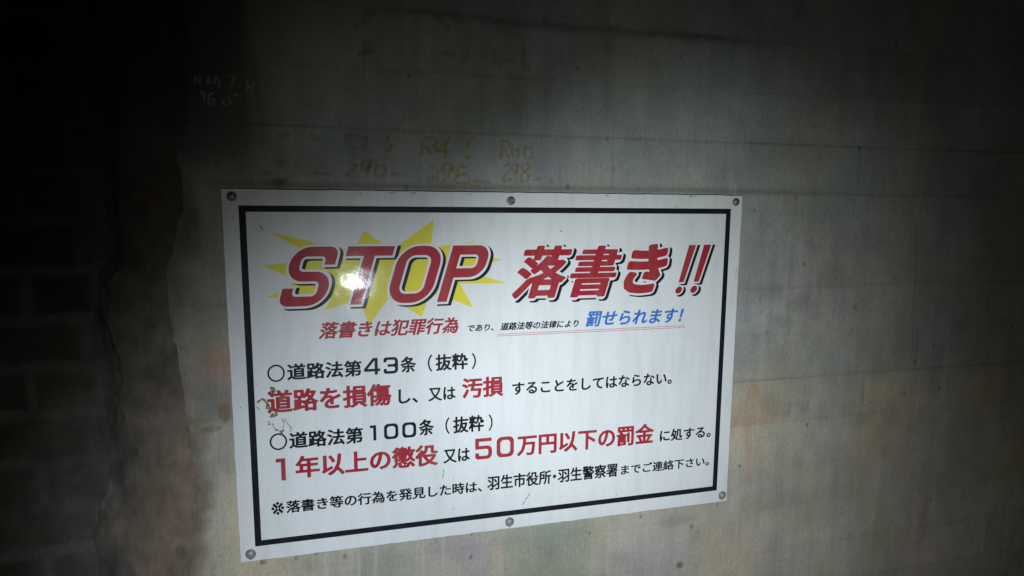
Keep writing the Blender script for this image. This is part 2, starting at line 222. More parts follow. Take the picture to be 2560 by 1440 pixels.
def glossy_print(name, colour, dirt=0.0):
    """laminated sign face: ink colour under a clear gloss film with shallow dents, smears and specks"""
    m = bpy.data.materials.new(name); m.use_nodes = True
    n = m.node_tree; b = n.nodes["Principled BSDF"]
    b.inputs["Roughness"].default_value = 0.42
    b.inputs["Specular IOR Level"].default_value = 0.08
    b.inputs["Coat Weight"].default_value = 0.75
    b.inputs["Coat IOR"].default_value = 1.45
    tc = n.nodes.new("ShaderNodeTexCoord")
    ge = n.nodes.new("ShaderNodeNewGeometry")
    P = ge.outputs["Position"]
    sm = n.nodes.new("ShaderNodeTexNoise"); sm.inputs["Scale"].default_value = 9; sm.inputs["Detail"].default_value = 5
    n.links.new(P, sm.inputs["Vector"])
    cr = n.nodes.new("ShaderNodeMapRange"); cr.inputs[1].default_value = 0.35; cr.inputs[2].default_value = 0.7
    cr.inputs[3].default_value = 0.045; cr.inputs[4].default_value = 0.095
    n.links.new(sm.outputs[0], cr.inputs[0]); n.links.new(cr.outputs[0], b.inputs["Coat Roughness"])
    # dents and orange peel
    n1 = n.nodes.new("ShaderNodeTexNoise"); n1.inputs["Scale"].default_value = 14; n1.inputs["Detail"].default_value = 2
    n2 = n.nodes.new("ShaderNodeTexNoise"); n2.inputs["Scale"].default_value = 160; n2.inputs["Detail"].default_value = 3
    n.links.new(P, n1.inputs["Vector"]); n.links.new(P, n2.inputs["Vector"])
    ad = n.nodes.new("ShaderNodeMath"); ad.operation = 'MULTIPLY_ADD'; ad.inputs[1].default_value = 0.05
    n.links.new(n2.outputs[0], ad.inputs[0]); n.links.new(n1.outputs[0], ad.inputs[2])
    bp = n.nodes.new("ShaderNodeBump"); bp.inputs["Distance"].default_value = 0.00075; bp.inputs["Strength"].default_value = 1
    n.links.new(ad.outputs[0], bp.inputs["Height"])
    n.links.new(bp.outputs[0], b.inputs["Coat Normal"])
    # faint grime film over the ink
    gr = n.nodes.new("ShaderNodeTexNoise"); gr.inputs["Scale"].default_value = 5; gr.inputs["Detail"].default_value = 8
    gr.inputs["Roughness"].default_value = 0.7
    mp = n.nodes.new("ShaderNodeMapping"); mp.inputs["Scale"].default_value = (5.0, 1, 0.9)
    n.links.new(P, mp.inputs[0]); n.links.new(mp.outputs[0], gr.inputs["Vector"])
    gm = n.nodes.new("ShaderNodeMapRange"); gm.inputs[1].default_value = 0.45; gm.inputs[2].default_value = 0.85
    gm.inputs[3].default_value = 0.0; gm.inputs[4].default_value = 0.30 if max(colour) > 0.3 else 0.05
    n.links.new(gr.outputs[0], gm.inputs[0])
    mx = n.nodes.new("ShaderNodeMix"); mx.data_type = 'RGBA'
    mx.inputs[6].default_value = (*colour, 1); mx.inputs[7].default_value = (0.30, 0.29, 0.25, 1)
    n.links.new(gm.outputs[0], mx.inputs[0])
    last = mx.outputs[2]
    if dirt:
        vo = n.nodes.new("ShaderNodeTexVoronoi"); vo.inputs["Scale"].default_value = 38
        n.links.new(P, vo.inputs["Vector"])
        sp = n.nodes.new("ShaderNodeSeparateColor"); n.links.new(vo.outputs["Color"], sp.inputs[0])
        gt = n.nodes.new("ShaderNodeMath"); gt.operation = 'GREATER_THAN'; gt.inputs[1].default_value = 0.93
        n.links.new(sp.outputs[0], gt.inputs[0])
        lt = n.nodes.new("ShaderNodeMapRange"); lt.inputs[1].default_value = 0.05; lt.inputs[2].default_value = 0.11
        lt.inputs[3].default_value = 1; lt.inputs[4].default_value = 0
        n.links.new(vo.outputs["Distance"], lt.inputs[0])
        ml = n.nodes.new("ShaderNodeMath"); ml.operation = 'MULTIPLY'
        n.links.new(lt.outputs[0], ml.inputs[0]); n.links.new(gt.outputs[0], ml.inputs[1])
        m2 = n.nodes.new("ShaderNodeMath"); m2.operation = 'MULTIPLY'; m2.inputs[1].default_value = dirt
        n.links.new(ml.outputs[0], m2.inputs[0])
        dk = n.nodes.new("ShaderNodeMix"); dk.data_type = 'RGBA'; dk.inputs[7].default_value = (0.12, 0.11, 0.09, 1)
        n.links.new(m2.outputs[0], dk.inputs[0]); n.links.new(last, dk.inputs[6]); last = dk.outputs[2]
    n.links.new(last, b.inputs["Base Color"])
    return m

def worn_paint(name, colour, cover, scale=140, thin=0.25):
    """chalk or crayon rubbed thin: broken cover over the concrete"""
    m = bpy.data.materials.new(name); m.use_nodes = True
    n = m.node_tree; b = n.nodes["Principled BSDF"]; out = n.nodes["Material Output"]
    b.inputs["Base Color"].default_value = (*colour, 1); b.inputs["Roughness"].default_value = 0.95
    b.inputs["Specular IOR Level"].default_value = 0.1
    ge = n.nodes.new("ShaderNodeNewGeometry")
    no = n.nodes.new("ShaderNodeTexNoise"); no.inputs["Scale"].default_value = scale; no.inputs["Detail"].default_value = 4
    n.links.new(ge.outputs["Position"], no.inputs["Vector"])
    mr = n.nodes.new("ShaderNodeMapRange"); mr.inputs[1].default_value = 0.36; mr.inputs[2].default_value = 0.66
    mr.inputs[3].default_value = cover * thin; mr.inputs[4].default_value = cover
    n.links.new(no.outputs[0], mr.inputs[0])
    tr = n.nodes.new("ShaderNodeBsdfTransparent"); mix = n.nodes.new("ShaderNodeMixShader")
    n.links.new(mr.outputs[0], mix.inputs[0]); n.links.new(tr.outputs[0], mix.inputs[1]); n.links.new(b.outputs[0], mix.inputs[2])
    n.links.new(mix.outputs[0], out.inputs[0])
    return m

def metal(name, colour, rough, met=0.6):
    m = bpy.data.materials.new(name); m.use_nodes = True
    n = m.node_tree; b = n.nodes["Principled BSDF"]
    b.inputs["Metallic"].default_value = met
    no = n.nodes.new("ShaderNodeTexNoise"); no.inputs["Scale"].default_value = 260; no.inputs["Detail"].default_value = 4
    ge = n.nodes.new("ShaderNodeNewGeometry"); n.links.new(ge.outputs["Position"], no.inputs["Vector"])
    mx = n.nodes.new("ShaderNodeMix"); mx.data_type = 'RGBA'
    mx.inputs[6].default_value = (*colour, 1); mx.inputs[7].default_value = (colour[0] * 0.55, colour[1] * 0.5, colour[2] * 0.42, 1)
    n.links.new(no.outputs[0], mx.inputs[0]); n.links.new(mx.outputs[2], b.inputs["Base Color"])
    mr = n.nodes.new("ShaderNodeMapRange"); mr.inputs[3].default_value = rough - 0.1; mr.inputs[4].default_value = rough + 0.2
    n.links.new(no.outputs[0], mr.inputs[0]); n.links.new(mr.outputs[0], b.inputs["Roughness"])
    return m

M_CONC = surface("concrete", 0.82, 0.25, 0.17, 170, 240, 0.0016, (1.0, 1, 0.55), speck=0.6, scratch=0.055)
M_PATCH = surface("rough_mortar", 0.92, 0.15, 0.25, 40, 90, 0.0022, (1, 1, 0.6), scratch=0.06)
M_BRICK = surface("old_brick", 0.92, 0.15, 0.20, 50, 120, 0.0025)
M_GROUND = surface("damp_concrete_floor", 0.75, 0.3, 0.2, 6, 60, 0.004)
M_PANEL = glossy_print("white_film", (0.74, 0.76, 0.765), 0.75)
INK = {"red": glossy_print("red_ink", (0.37, 0.026, 0.040)), "black": glossy_print("black_ink", (0.012, 0.014, 0.020)),
       "blue": glossy_print("blue_ink", (0.045, 0.175, 0.60)), "white": glossy_print("white_ink", (0.74, 0.76, 0.765)),
       "yellow": glossy_print("yellow_ink", (0.74, 0.67, 0.055)), "pink": glossy_print("thin_red_ink", (0.64, 0.29, 0.32))}
M_BOLT = metal("dull_steel", (0.30, 0.30, 0.29), 0.38, 0.55)
M_WASHER = metal("grey_zinc", (0.30, 0.305, 0.30), 0.5, 0.35)
M_CHALK_Y = worn_paint("yellow_crayon", (0.44, 0.33, 0.035), 0.50, 95, 0.22)
M_CHALK_F = worn_paint("faded_yellow_crayon", (0.40, 0.29, 0.045), 0.40, 80, 0.10)
M_CHALK_W = worn_paint("white_chalk", (0.62, 0.62, 0.60), 0.55)
M_CHALK_U = worn_paint("ghost_yellow_crayon", (0.40, 0.30, 0.05), 0.30)
M_MUD = worn_paint("dried_mud", (0.27, 0.165, 0.07), 0.97, 200, 0.6)
M_SOOT = worn_paint("dry_grime", (0.13, 0.12, 0.10), 0.55, 260)
M_GRIME = worn_paint("grey_run_off", (0.17, 0.17, 0.18), 0.8, 160)

# ------------------------------------------------------------------ relief walls built as displaced sheets with thickness
def axis(lo, dense_lo, dense_hi, hi, step, coarse):
    a = list(np.arange(dense_lo, dense_hi + 1e-6, step))
    left = list(np.arange(dense_lo - coarse, lo, -coarse))[::-1] if lo < dense_lo - coarse else []
    right = list(np.arange(dense_hi + coarse, hi, coarse)) if hi > dense_hi + coarse else []
    return np.array(([lo] if lo < dense_lo else []) + left + a + right + ([hi] if hi > dense_hi else []))
def relief(name, X, Z, Y, C, back, mat, parent=None):
    """X, Z, Y: (nz, nx) arrays; C: (nz, nx, 3) vertex colour; closed at the back so that the wall has thickness"""
    nz, nx = X.shape
    front = np.stack([X, Y, Z + SIGN_Z], -1).reshape(-1, 3)
    idx = np.arange(nz * nx).reshape(nz, nx)
    q = np.stack([idx[:-1, :-1], idx[:-1, 1:], idx[1:, 1:], idx[1:, :-1]], -1).reshape(-1, 4)
    ring = np.concatenate([idx[0, :], idx[1:, -1], idx[-1, -2::-1], idx[-2:0:-1, 0]])
    bv = front[ring].copy(); bv[:, 1] = back
    nb = len(ring); off = nz * nx
    r2 = np.roll(ring, -1); b1 = off + np.arange(nb); b2 = np.roll(b1, -1)
    side = np.stack([r2, ring, b1, b2], -1)
    verts = np.concatenate([front, bv])
    loops = np.concatenate([q.reshape(-1), side.reshape(-1), b1[::-1]]).astype(np.int32)
    tot = np.concatenate([np.full(len(q) + len(side), 4), [nb]]).astype(np.int32)
    start = np.concatenate([[0], np.cumsum(tot)[:-1]]).astype(np.int32)
    me = bpy.data.meshes.new(name)
    me.vertices.add(len(verts)); me.vertices.foreach_set("co", verts.astype(np.float32).ravel())
    me.loops.add(len(loops)); me.loops.foreach_set("vertex_index", loops)
    me.polygons.add(len(tot)); me.polygons.foreach_set("loop_start", start)
    try: me.polygons.foreach_set("loop_total", tot)
    except Exception: pass
    sm = np.ones(len(tot), bool); sm[len(q):] = False
    me.update(calc_edges=True)
    me.polygons.foreach_set("use_smooth", sm)
    ca = me.color_attributes.new("stain_shade", 'FLOAT_COLOR', 'POINT')
    c = np.concatenate([C.reshape(-1, 3), C.reshape(-1, 3)[ring]])
    c = np.concatenate([np.clip(c, 0.005, 0.9), np.ones((len(c), 1))], 1).astype(np.float32)
    ca.data.foreach_set("color", c.ravel())
    me.update(); me.validate()
    return link(name, me, mat, parent)

# ---- ground
xs = np.linspace(-25, 25, 51); ys = np.linspace(-30, 0.6, 60)
gx, gy = np.meshgrid(xs, ys)
gz = 0.02 * (fbm(gx * 0.7, gy * 0.7, 3) - 0.5) - 0.012
gv = np.stack([gx, gy, gz], -1).reshape(-1, 3)
gi = np.arange(gx.size).reshape(gx.shape)
gq = np.stack([gi[:-1, :-1], gi[:-1, 1:], gi[1:, 1:], gi[1:, :-1]], -1).reshape(-1, 4)
gme = mesh_from("ground", gv, gq.tolist())
gc = gme.color_attributes.new("stain_shade", 'FLOAT_COLOR', 'POINT')
g = (0.16 + 0.10 * fbm(gx * 3, gy * 3, 9)).reshape(-1)
gc.data.foreach_set("color", np.stack([g, g * 0.97, g * 0.9, np.ones_like(g)], -1).astype(np.float32).ravel())
ground = link("ground", gme, M_GROUND); tag(ground, kind="structure")

# ---- concrete wall (board-marked, stained)
ux = axis(-0.60, -0.60, 1.80, 7.0, 0.004, 0.10)
ux = np.concatenate([np.linspace(-0.735, -0.604, 34), ux])
uz = axis(-SIGN_Z - 0.02, -0.86, 1.04, 1.75, 0.004, 0.06)
U, Zc = np.meshgrid(ux, uz)
ez = path_x(EDGE, Zc) + 0.030 * (fbm(Zc * 34, Zc * 0 + 2.2, 5, 5) - 0.5)
wgt = np.clip((-0.60 - U) / 0.135, 0, 1)
Xc = U + wgt * (ez + 0.735)
BOARD = 0.1222; Z0 = 0.043
zz = Zc + 0.006 * (fbm(Xc * 3, Zc * 0.3 + np.floor((Zc + 0.02) / BOARD) * 5.1, 11) - 0.5)
bidx = np.floor((zz - Z0) / BOARD)
nearest = Z0 + BOARD * np.round((zz - Z0) / BOARD)
dj = zz - nearest
jstr = {-5: .5, -4: .15, -3: .15, -2: .35, -1: .95, 0: .25, 1: .85, 2: .25, 3: .6, 4: .95, 5: .45, 6: .5, 7: .4}
jn = np.round((zz - Z0) / BOARD).astype(int)
js = np.vectorize(lambda k: jstr.get(int(k), .4))(jn)
js = js * (0.45 + 0.65 * sstep(0.3, 0.7, fbm(Xc * 4, jn * 3.1, 21))) * (0.6 + 0.8 * fbm(Xc * 60, jn * 7.7, 22))
joint = np.exp(-(dj / 0.0020) ** 2) * js
halo = np.exp(-((dj - 0.003) / 0.010) ** 2) * js
f_big = fbm(Xc * 2.2, Zc * 2.2, 31, 5); f_mid = fbm(Xc * 9, Zc * 6, 37, 4)
streak = fbm(Xc * 55, Zc * 1.7, 41, 3); streak2 = fbm(Xc * 16, Zc * 1.1, 43, 3)
tone = 1 + 0.34 * (f_big - 0.5) + 0.22 * (f_mid - 0.5) + (0.16 * (streak - 0.5) + 0.14 * (streak2 - 0.5)) * (0.3 + 1.4 * sstep(0.35, 0.65, fbm(Xc * 4, Zc * 4, 45)))
seg = np.floor(Xc / 0.9 + vnoise(bidx * 3.3, bidx * 0 + 1, 51) * 3)
tone *= 1 + 0.16 * (vnoise(bidx * 5.7 + 0.5, seg * 4.1 + 0.5, 53) - 0.5)
low = sstep(-0.03, -0.14, Zc + 0.03 * (f_mid - 0.5))
base = 0.305 + 0.03 * sstep(0.55, 1.1, Xc) + 0.06 * low + 0.07 * sstep(-0.02, -0.2, Zc) * sstep(-0.45, -0.62, Xc) + 0.085 * sstep(0.30, 0.5, Zc) * sstep(1.0, 0.35, Xc) + 0.05 * sstep(-0.40, -0.55, Zc) * sstep(-0.1, 0.25, Xc)
C = base[..., None] * tone[..., None] * np.array([1.05, 1.0, 0.915])
hi_ = sstep(0.2, 0.45, Zc)[..., None]; C *= 1 + hi_ * np.array([-0.06, 0.01, 0.03])
warm = np.clip(low * 0.75 + 0.5 * (fbm(Xc * 3.1, Zc * 3.1, 61) - 0.4) + 0.5 * sstep(-0.35, -0.66, Xc), 0, 1)
C *= 1 + warm[..., None] * np.array([0.10, 0.03, -0.13])
wc = fbm(Xc * 6, Zc * 4.5, 301, 4) - 0.5; mg = fbm(Xc * 5 + 9, Zc * 4 + 3, 305, 4) - 0.5
C *= 1 + wc[..., None] * np.array([0.24, 0.03, -0.25]) + mg[..., None] * np.array([0.06, -0.06, 0.05])
C *= 1 + 0.30 * (fbm(Xc * 26, Zc * 17, 309, 4) - 0.5)[..., None]
def blob(cx, cz, rx, rz, seed, soft=0.45):
    d = np.hypot((Xc - cx) / rx, (Zc - cz) / rz) + 1.0 * (fbm((Xc - cx) * 0.8 / rx + 7, (Zc - cz) * 0.8 / rz + 3, seed) - 0.5)
    return sstep(1.0, 1.0 - soft, d)
def stain_shade(mask, colour, amt):
    global C
    a = (mask * amt)[..., None]
    C = C * (1 - a) + np.array(colour) * a
# purple, orange and green ghosts of cleaned-off spray paint
for i, (px, pz) in enumerate(PURPLE):
    stain_shade(blob(px, pz, 0.055 + 0.02 * (i % 3), 0.05 + 0.02 * (i % 2), 70 + i, 0.9), (0.29, 0.255, 0.315), 0.4)
orad = [(0.028, 0.022), (0.016, 0.075), (0.085, 0.028), (0.030, 0.08), (0.022, 0.12), (0.05, 0.05), (0.022, 0.05)]
for i, (px, pz) in enumerate(ORANGE):
    if i < 5: continue
    stain_shade(blob(px, pz, orad[i][0], orad[i][1], 90 + i, 0.8), (0.44, 0.265, 0.18), 0.6)
rust = [([(0.673, -0.096), (0.640, -0.150), (0.618, -0.190)], 0.011, 0.55), ([(0.676, -0.098), (0.70, -0.14), (0.735, -0.172)], 0.012, 0.35), ([(0.612, -0.190), (0.665, -0.192), (0.738, -0.178)], 0.014, 0.5),
        ([(0.665, -0.10), (0.668, -0.115)], 0.012, 0.6), ([(0.650, -0.16), (0.655, -0.21), (0.668, -0.30), (0.672, -0.36)], 0.008, 0.45), ([(0.690, -0.20), (0.693, -0.34)], 0.012, 0.3)]
for i, (pl_, w_r, am) in enumerate(rust):
    stain_shade(np.exp(-(seg_dist(Xc, Zc, pl_) / w_r) ** 2) * (0.45 + 0.9 * (fbm(Xc * 30, Zc * 18, 95 + i) - 0.1)), (0.46, 0.25, 0.16), am)
stain_shade(sstep(0.05, 0.0, np.abs(Xc - 0.675) - 0.6 * (-0.10 - Zc)) * sstep(-0.09, -0.11, Zc) * sstep(-0.20, -0.18, Zc), (0.40, 0.30, 0.22), 0.35)
stain_shade(blob(0.70, -0.15, 0.10, 0.09, 99, 0.9), (0.39, 0.335, 0.23), 0.45)
stain_shade(blob(0.775, -0.17, 0.022, 0.04, 98, 0.9), (0.22, 0.26, 0.235), 0.5)
gm = sstep(-0.02, 0.005, Xc + 0.03 * (streak - 0.5)) * sstep(0.24, 0.20, Xc + 0.05 * (f_mid - 0.5)) * sstep(-0.70, -0.55, Zc) * sstep(-0.39, -0.42, Zc)
stain_shade(gm * (0.35 + 0.9 * fbm(Xc * 22, Zc * 16, 110)), (0.235, 0.275, 0.23), 0.6)
stain_shade(blob(-0.30, -0.47, 0.13, 0.09, 111, 0.8), (0.22, 0.245, 0.19), 0.55)
stain_shade(blob(-0.075, -0.50, 0.055, 0.10, 112, 0.7), (0.37, 0.33, 0.37), 0.42)
stain_shade(blob(0.40, -0.55, 0.20, 0.11, 113, 0.9), (0.39, 0.35, 0.375), 0.6)
for i, (px, pz) in enumerate(BIG):
    stain_shade(blob(px, pz, 0.035 + 0.012 * (i % 4), 0.03 + 0.015 * (i % 3), 120 + i, 0.9), (0.155, 0.15, 0.13), 0.28)
# brown tide marks between sign and mortar strip
stain_shade(blob(-0.618, -0.065, 0.013, 0.03, 150), (0.17, 0.12, 0.06), 0.6)
stain_shade(blob(-0.645, -0.10, 0.02, 0.008, 151), (0.16, 0.12, 0.07), 0.5)
stain_shade(sstep(0.065, -0.004, Xc - ez + 0.10 * (f_mid - 0.45) + 0.04 * (fbm(Xc * 40, Zc * 14, 311) - 0.5)), (0.15, 0.118, 0.088), 0.85)
stain_shade(np.exp(-((Xc + 0.565 + 0.012 * np.sin(Zc * 9)) / 0.006) ** 2) * sstep(-0.02, -0.1, Zc) * 0 + np.exp(-((Xc - ez - 0.04 - 0.02 * f_mid) / 0.008) ** 2) * sstep(-0.05, -0.15, Zc), (0.42, 0.41, 0.38), 0.45)
# dark brown line of dirt lying against the top of the sign, soot above it
stain_shade(np.exp(-((Zc - 0.411 - 0.004 * f_mid) / 0.006) ** 2) * sstep(-0.64, -0.58, Xc) * sstep(1.02, 0.6, Xc), (0.14, 0.115, 0.075), 0.45)
stain_shade(blob(-0.490, 0.418, 0.030, 0.011, 160, 0.8), (0.05, 0.05, 0.045), 0.75)
# rain and lime runs
Y = np.zeros_like(Xc)
for i, (px, pz) in enumerate(DRIPS):
    path = px + 0.006 * (fbm(Zc * 14, Zc * 0 + i, 170 + i, 2) - 0.5) * 2
    ln = 0.16 if pz < 0 else 0.05
    mk = np.exp(-((Xc - path) / (0.0022 + 0.001 * (i % 3))) ** 2) * sstep(pz + 0.01, pz, Zc) * sstep(pz - ln * 1.5, pz - ln, Zc)
    stain_shade(mk, (0.46, 0.46, 0.43), 0.62)
    Y -= 0.0007 * mk
# joints of the form boards
jc = np.clip(0.32 * joint + 0.09 * halo, 0, 0.9)
stain_shade(jc * (1 + 0.3 * (jn == 4)), (0.11, 0.092, 0.065), 1.0)
topband = np.exp(-((Zc - 0.772 - 0.02 * (fbm(Xc * 6, Xc * 0, 23) - 0.5)) / 0.010) ** 2) * sstep(-0.35, -0.1, Xc) * sstep(0.75, 0.45, Xc) * (0.3 + 0.9 * fbm(Xc * 14, Zc * 30, 24))
stain_shade(topband, (0.09, 0.085, 0.07), 0.6)
# upper left: beam falloff painted into the colour, plus a darker concrete
stain_shade(sstep(0.36, 0.50, Zc) * sstep(-0.42, -0.60, Xc + 0.05 * (f_mid - 0.5)), (0.10, 0.10, 0.09), 0.75)
stain_shade(sstep(0.36, 0.62, Zc + 0.1 * (f_mid - 0.5)) * sstep(-0.526, -0.552, Xc + 0.02 * (f_mid - 0.5)), (0.06, 0.06, 0.052), 0.5)
for k, ((ax, az), (bx, bz)) in enumerate(JOINTS):
    d = seg_dist(Xc, Zc, [(ax, az), ((ax + bx) / 2 + 0.002, (az + bz) / 2), (bx, bz)])
    mk = np.exp(-(d / 0.0026) ** 2) * (0.35 + 0.6 * fbm(Xc * 40, Zc * 30, 190 + k))
    stain_shade(mk, (0.11, 0.10, 0.08), 0.45); Y += 0.0010 * mk
# faint dark vertical streak upper left
mk = np.exp(-((Xc + 0.540 - 0.03 * fbm(Zc * 12, Zc * 0, 201)) / 0.011) ** 2) * sstep(0.72, 0.62, Zc) * sstep(0.47, 0.58, Zc)
stain_shade(mk, (0.12, 0.12, 0.11), 0.45)
# bug holes and splashes
rs = random.Random(4)
for i, (px, pz) in enumerate(SPOTS):
    r = 0.0036 + 0.003 * rs.random()
    mk = blob(px, pz, r, r * (1.0 + 0.7 * rs.random()), 210 + i, 0.6)
    stain_shade(mk, (0.10, 0.095, 0.08), 0.7); Y += 0.002 * mk
stain_shade(blob(0.4709, -0.5694, 0.014, 0.012, 260), (0.10, 0.095, 0.09), 0.7)
for i in range(110):
    px = rs.uniform(-0.6, 1.75); pz = rs.uniform(-0.8, 0.98)
    r = rs.uniform(0.0018, 0.004)
    m0 = (np.abs(Xc - px) < 0.02) & (np.abs(Zc - pz) < 0.02)
    if not m0.any(): continue
    mk = np.where(m0, np.exp(-(((Xc - px) / r) ** 2 + ((Zc - pz) / (r * rs.uniform(1, 2.2))) ** 2) ** 1.5), 0)
    stain_shade(mk, (0.09, 0.085, 0.07), rs.uniform(0.25, 0.7)); Y += 0.0014 * mk
Y += 0.0010 * joint - 0.0004 * np.exp(-((dj + 0.004) / 0.0025) ** 2) * js
Y += 0.0022 * (vnoise(bidx * 7.7 + 0.5, seg * 3.7 + 0.5, 55) - 0.5) * sstep(0, 0.004, np.abs(dj))
Y += 0.006 * (fbm(Xc * 1.3, Zc * 1.3, 71) - 0.5) + 0.0012 * (fbm(Xc * 30, Zc * 20, 73) - 0.5)
Y += 0.0035 * sstep(0.07, 0.0, Xc - ez)
# the sign hangs on a flat spot
flat = sstep(0.66, 0.61, np.abs(Xc)) * sstep(0.46, 0.41, np.abs(Zc))
Y = Y * (1 - flat) + np.maximum(Y, 0.0006) * flat
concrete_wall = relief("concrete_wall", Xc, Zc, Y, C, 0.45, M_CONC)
tag(concrete_wall, "grey board-marked concrete wall with stains and yellow crayon dates, carrying the white sign", "wall", kind="thing")

# ---- rough mortar strip between concrete and brick
vx = np.linspace(0, 1, 96); vz = axis(-SIGN_Z - 0.02, -0.80, 1.04, 1.75, 0.004, 0.05)
V, Zp = np.meshgrid(vx, vz)
lx = path_x(PATCH_EDGE, Zp) + 0.02 * (fbm(Zp * 26, Zp * 0 + 5, 301) - 0.5)
rx = path_x(EDGE, Zp) + 0.03
Xp = lx + V * (rx - lx)
n1 = fbm(Xp * 12, Zp * 9, 311, 5); n2 = fbm(Xp * 40, Zp * 30, 313, 4); n3 = fbm(Xp * 5, Zp * 3, 317, 3)
C = (0.145 * (1 + 1.0 * (n1 - 0.5) + 0.7 * (n2 - 0.5) + 0.25 * (fbm(Xp * 60, Zp * 8, 319) - 0.5)))[..., None] * np.array([1.08, 1.0, 0.86])
a = sstep(0.42, 0.62, n3)[..., None] * 0.6
C = C * (1 - a) + np.array([0.185, 0.130, 0.098]) * a
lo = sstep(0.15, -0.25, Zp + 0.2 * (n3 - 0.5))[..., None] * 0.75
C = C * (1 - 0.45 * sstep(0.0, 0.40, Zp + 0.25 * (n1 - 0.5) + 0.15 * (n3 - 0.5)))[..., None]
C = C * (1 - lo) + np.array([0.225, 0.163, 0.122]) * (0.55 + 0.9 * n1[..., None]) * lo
pale = sstep(0.42, 0.10, V + 0.6 * (n1 - 0.5))[..., None]
C = C * (1 - pale) + np.array([0.118, 0.116, 0.102]) * (0.65 + 0.7 * n2[..., None]) * pale * (1 - 0.55 * sstep(0.05, 0.36, Zp))[..., None]
d_ = np.hypot((Xp + 0.845) / 0.030, (Zp + 0.24) / 0.045) + 0.9 * (n1 - 0.5); pale = (sstep(1.1, 0.5, d_) * 0.7)[..., None]
C = C * (1 - pale) + np.array([0.23, 0.225, 0.19]) * pale
Yp = 0.004 - 0.006 * np.sin(np.pi * np.clip(V, 0, 1)) + 0.014 * (n1 - 0.5) + 0.004 * (n2 - 0.5)
cd = seg_dist(Xp + 0.012 * (fbm(Xp * 60, Zp * 60, 321, 4) - 0.5), Zp + 0.006 * (fbm(Xp * 50, Zp * 50, 322) - 0.5), CRACK)
cw = 0.0012 + 0.0036 * sstep(0.3, 0.75, fbm(Zp * 16, Xp * 16, 323)); ck = np.exp(-(cd / cw) ** 2) * (0.35 + 0.65 * sstep(0.35, 0.6, fbm(Zp * 9, Xp * 9, 324)))
Yp += 0.006 * ck
a = ck[..., None]; C = C * (1 - 0.7 * a) + np.array([0.02, 0.019, 0.015]) * 0.7 * a
for i, (px, pz, r) in enumerate([(-0.79, -0.135, 0.007), (-0.745, 0.13, 0.010), (-0.72, -0.37, 0.012), (-0.81, -0.06, 0.006)]):
    d = np.hypot(Xp - px, (Zp - pz) * 0.7) / r + 0.8 * (fbm(Xp * 60, Zp * 60, 330 + i) - 0.5)
    k = sstep(1.1, 0.5, d) * 0.7; Yp += 0.004 * k
    a = (k * 0.6)[..., None]; C = C * (1 - a) + np.array([0.07, 0.06, 0.045]) * a
edge_in = sstep(0.22, 0.0, V); Yp = Yp * (1 - edge_in) + (0.0125 + 0.003 * (n2 - 0.5)) * edge_in
Yp = np.where(V > 0.9, np.maximum(Yp, 0.009), Yp)
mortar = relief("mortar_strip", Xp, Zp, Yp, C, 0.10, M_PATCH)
tag(mortar, "brown cracked mortar strip smeared between the dark brickwork and the concrete wall", "mortar", kind="thing")

# ---- old brick wall at the left
bx = axis(-6.0, -1.30, -0.79, -0.79, 0.004, 0.12); bz = axis(-SIGN_Z - 0.02, -0.60, 0.90, 1.75, 0.004, 0.05)
Xb, Zb = np.meshgrid(bx, bz)
COURSE = 0.0957; M0 = -0.0485
wx = Xb + 0.006 * (fbm(Xb * 14, Zb * 14, 401) - 0.5); wz = Zb + 0.006 * (fbm(Xb * 14, Zb * 14, 402) - 0.5)
row = np.floor((wz - M0) / COURSE); fz = (wz - M0) / COURSE - row
zin = np.minimum(fz, 1 - fz) * COURSE - 0.011
hdr = (row.astype(int) % 2 == 0)
L = np.where(hdr, 0.118, 0.240); o = np.where(hdr, -0.845, -0.866) + 0.01 * (vnoise(row * 3.1, row * 0, 405) - 0.5)
q = (wx - o) / L; bi = np.floor(q); fx = q - bi
xin = np.minimum(fx, 1 - fx) * L - 0.009
inside = sstep(-0.80, -0.90, Xb + 0.10 * (fbm(Xb * 18, Zb * 14, 407) - 0.5)) * sstep(-0.006, 0.008, np.minimum(zin, xin) + 0.012 * (fbm(Xb * 25, Zb * 25, 409) - 0.5)) * (0.55 + 0.45 * sstep(0.35, 0.6, fbm(Xb * 7, Zb * 7, 408)))
nb1 = fbm(Xb * 20, Zb * 20, 411, 4); nb2 = fbm(Xb * 60, Zb * 60, 412, 3)
bt = vnoise(row * 5.3 + 0.5, bi * 7.1 + 0.5, 421)
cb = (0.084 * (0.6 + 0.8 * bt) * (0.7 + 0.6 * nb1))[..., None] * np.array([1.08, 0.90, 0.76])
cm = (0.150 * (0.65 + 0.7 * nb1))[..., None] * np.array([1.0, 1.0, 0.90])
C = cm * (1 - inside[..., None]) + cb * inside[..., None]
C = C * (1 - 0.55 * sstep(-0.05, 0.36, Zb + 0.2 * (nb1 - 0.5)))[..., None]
Yb = 0.012 + 0.006 * (nb1 - 0.5) + 0.003 * (nb2 - 0.5) - inside * (0.004 * (bt - 0.3)) + (1 - inside) * 0.002 + 0.004 * sstep(-0.90, -0.83, Xb)
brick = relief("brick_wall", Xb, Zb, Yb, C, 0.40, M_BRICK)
tag(brick, "dark old brick wall with pale wide mortar joints at the unlit left end", "wall", kind="thing")

